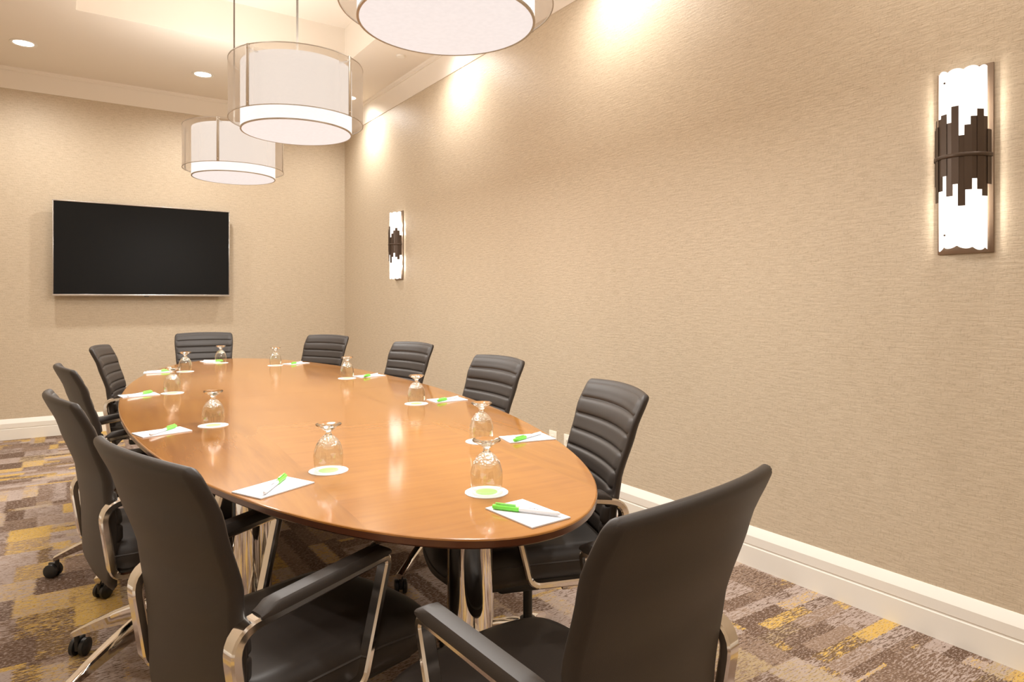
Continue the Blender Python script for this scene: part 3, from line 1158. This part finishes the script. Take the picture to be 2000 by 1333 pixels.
CH = [
    ('dark leather chair in the left foreground, its back to the camera, chrome arm showing', (0.105, 1.40), 16, 20, -.002, 30),
    ('dark leather conference chair seen from behind, second from the camera on the left side', (-0.020, 2.40), 9, 56.7, -.010, 60),
    ('dark leather conference chair seen edge-on, third from the camera on the left side', (-0.007, 3.38), 7, 14.5, -.004, 10),
    ('dark leather conference chair with channelled back, farthest of the four on the left side', (0.165, 4.66), -14, 46, 0, 50),
    ('dark leather conference chair at the far end of the table, below the television', (0.975, 6.10), 263, 5, 0, 0),
    ('dark leather conference chair at the far right end of the table, nearest the room corner', (1.720, 5.12), 206, 51, 0, 80),
    ('dark leather conference chair on the right side, below the farther wall sconce', (1.860, 3.88), 189, 30, .002, 20),
    ('dark leather conference chair in the middle of the right side, left of the wall outlets', (1.725, 2.66), 179, 31, .003, 40),
    ('dark leather conference chair at the near right, front of its channelled back in full view', (1.455, 1.555), 161, 25, .005, 70),
    ('dark leather chair nearest the camera at the near table end, seen from behind', (0.782, 0.648), 99.5, 12, -.002, 15),
]
for args in CH:
    chair(*args)

# ================================================================= place settings
def in_pts(me):
    return me
GH = .1235
bowl_prof = [(.0335, .0005), (.0345, .0005), (.0378, .020), (.0388, .036), (.0372, .052), (.0318, .069)]
bowl_in = [(.0306, .069), (.0360, .052), (.0376, .036), (.0366, .020), (.0333, .003)]
bowl_me = lathe_me('bowl', bowl_prof + bowl_in, 40, closed=True, smooth=60)
facet_prof = [(.0318, .069), (.0250, .0805), (.0160, .0890), (.0100, .0930), (0, .0935), (0, .0890), (.0085, .0885), (.0150, .0845), (.0240, .0770), (.0306, .069)]
facet_me = lathe_me('faceted_base', facet_prof, 40, smooth=60)
stem_prof = [(0, .0930), (.0092, .0932), (.0072, .0970), (.0075, .1010), (.0110, .1060), (.0180, .1110), (.0325, .1190), (.0335, .1215), (.0325, .1232), (.0200, .1222), (0, .1205)]
gstem_me = lathe_me('foot_and_stem', stem_prof, 40, smooth=50)
coaster_me = lathe_me('paper_disc', [(0, 0), (.0512, 0), (.0512, .0016), (0, .0016)], 28, smooth=30)
# scalloped edge of the paper coaster
for v in coaster_me.vertices:
    r_ = math.hypot(v.co.x, v.co.y)
    if r_ > .03:
        a_ = math.atan2(v.co.y, v.co.x)
        k_ = 1 - .012 * (.5 + .5 * math.cos(a_ * 14))
        v.co.x *= k_
        v.co.y *= k_
dot_me = lathe_me('lime_disc', [(0, .0016), (.0255, .0016), (.0255, .0019), (0, .0019)], 32)
ring2_me = lathe_me('printed_ring', [(.0370, .0016), (.0380, .0016), (.0380, .00175), (.0370, .00175)], 40, closed=True)
dot2_me = lathe_me('grey_disc', [(0, .0016), (.024, .0016), (.024, .00175), (0, .00175)], 24)

pad_me = box_me('paper_block', (-.0515, -.079, 0), (.0515, .079, .0032), .0003, 1, smooth=0)
def print_bars(name, rows, z, mat_key):
    bm = bmesh.new()
    for (x0, x1, y0, y1) in rows:
        bm_box(bm, (x0, y0, z), (x1, y1, z + .00012))
    return finish(bm, name, 0)
head_me = print_bars('printed_heading', [(-.034, -.020, .064, .068), (-.018, -.010, .064, .068), (-.008, .010, .064, .068), (.012, .020, .064, .068)], .0032, 'ink')
foot_print_me = print_bars('printed_footer', [(-.030 + .008 * i, -.030 + .008 * i + .006, -.070, -.0685) for i in range(8)], .0032, 'ink')

# pen: lies along +y, cap at +y end
bm = bmesh.new()
bm_lathe(bm, [(0, -.074), (.0040, -.074), (.0046, -.072), (.0047, .018), (0, .018)], 16)
pen_body = finish(bm, 'barrel')
bm = bmesh.new()
bm_lathe(bm, [(0, .012), (.0056, .012), (.0058, .022), (.0058, .060), (.0048, .072), (0, .074)], 16)
bm_box(bm, (-.0022, .0068, .020), (.0022, .0088, .066), .0006)
pen_cap = finish(bm, 'cap')
bm = bmesh.new()
bm_lathe(bm, [(0, -.0775), (.0030, -.0772), (.0036, -.0740), (0, -.0735)], 14)
pen_plug = finish(bm, 'end_plug')
bm = bmesh.new()
for x0, x1 in ((-.030, -.0275), (-.0265, -.0245), (-.0235, -.020), (-.019, -.0165), (-.0155, -.0125), (-.0115, -.009)):
    bm_box(bm, (-.0012, .00462, x0), (.0012, .00485, x1))
pen_text = finish(bm, 'barrel_print', 0)

def setting(coaster, pad, pad_deg, pen, pen_deg, who, pen_green_end=True):
    cz = TZ + .0002
    t = thing('paper_coaster', 'round white coaster with lime centre ' + who, 'coaster', (coaster[0], coaster[1], cz), R(pad_deg), 'paper coasters on the table')
    add_obj('paper_disc', coaster_me, M['card'], t)
    d2 = add_obj('grey_disc', dot2_me, M['inkpale'], t)
    d2.location = (.006, .003, 0)
    add_obj('lime_disc', dot_me, M['lime'], t)
    add_obj('printed_ring', ring2_me, M['inkpale'], t)
    g = thing('water_goblet', 'upturned clear goblet ' + who, 'goblet', (coaster[0], coaster[1], cz + .0019), 0, 'upturned goblets')
    add_obj('bowl', bowl_me, M['bowl'], g)
    add_obj('faceted_base', facet_me, M['facet'], g)
    add_obj('foot_and_stem', gstem_me, M['stem'], g)
    p = thing('note_pad', 'small white note pad ' + who, 'notepad', (pad[0], pad[1], cz), R(pad_deg - 90), 'note pads on the table')
    add_obj('paper_block', pad_me, M['paper'], p)
    add_obj('printed_heading', head_me, M['inkpale'], p)
    add_obj('printed_footer', foot_print_me, M['inkpale'], p)
    q = thing('pen', 'white pen with lime cap ' + who, 'pen', (pen[0], pen[1], cz + .0033 + .0058), R(pen_deg - 90), 'pens on the note pads')
    for nme, me, mt in (('barrel', pen_body, 'penwhite'), ('cap', pen_cap, 'green'), ('end_plug', pen_plug, 'green' if pen_green_end else 'penwhite'), ('barrel_print', pen_text, 'ink')):
        o = add_obj(nme, me, M[mt], q)
        o.rotation_euler = (R(-90), R(180), 0)
    return t

setting((0.820, 1.326), (0.809, 1.146), 94, (0.803, 1.146), 125.7, 'at the near table end, closest to the camera', False)
setting((0.578, 1.727), (0.417, 1.642), 25, (0.421, 1.645), 56.8, 'at the near left seat of the table')
setting((0.443, 2.582), (0.276, 2.545), 14, (0.280, 2.541), 52, 'at the second seat from the camera on the left', False)
setting((0.433, 3.593), (0.293, 3.602), 8, (0.297, 3.594), 42, 'at the third seat from the camera on the left')
setting((0.632, 4.636), (0.485, 4.690), -8, (0.490, 4.690), 20, 'at the farthest seat on the left')
setting((0.932, 5.142), (0.885, 5.275), -84, (0.905, 5.262), -40, 'at the far end below the television')
setting((1.209, 4.727), (1.367, 4.785), 205, (1.367, 4.770), 226, 'at the far right seat by the corner')
setting((1.353, 3.717), (1.505, 3.756), 187, (1.505, 3.735), 216, 'at the right seat below the farther sconce')
setting((1.270, 2.634), (1.433, 2.655), 177, (1.428, 2.640), 204, 'at the middle seat on the right')
setting((1.102, 1.813), (1.250, 1.771), 168, (1.245, 1.761), 199, 'at the near right seat of the table')
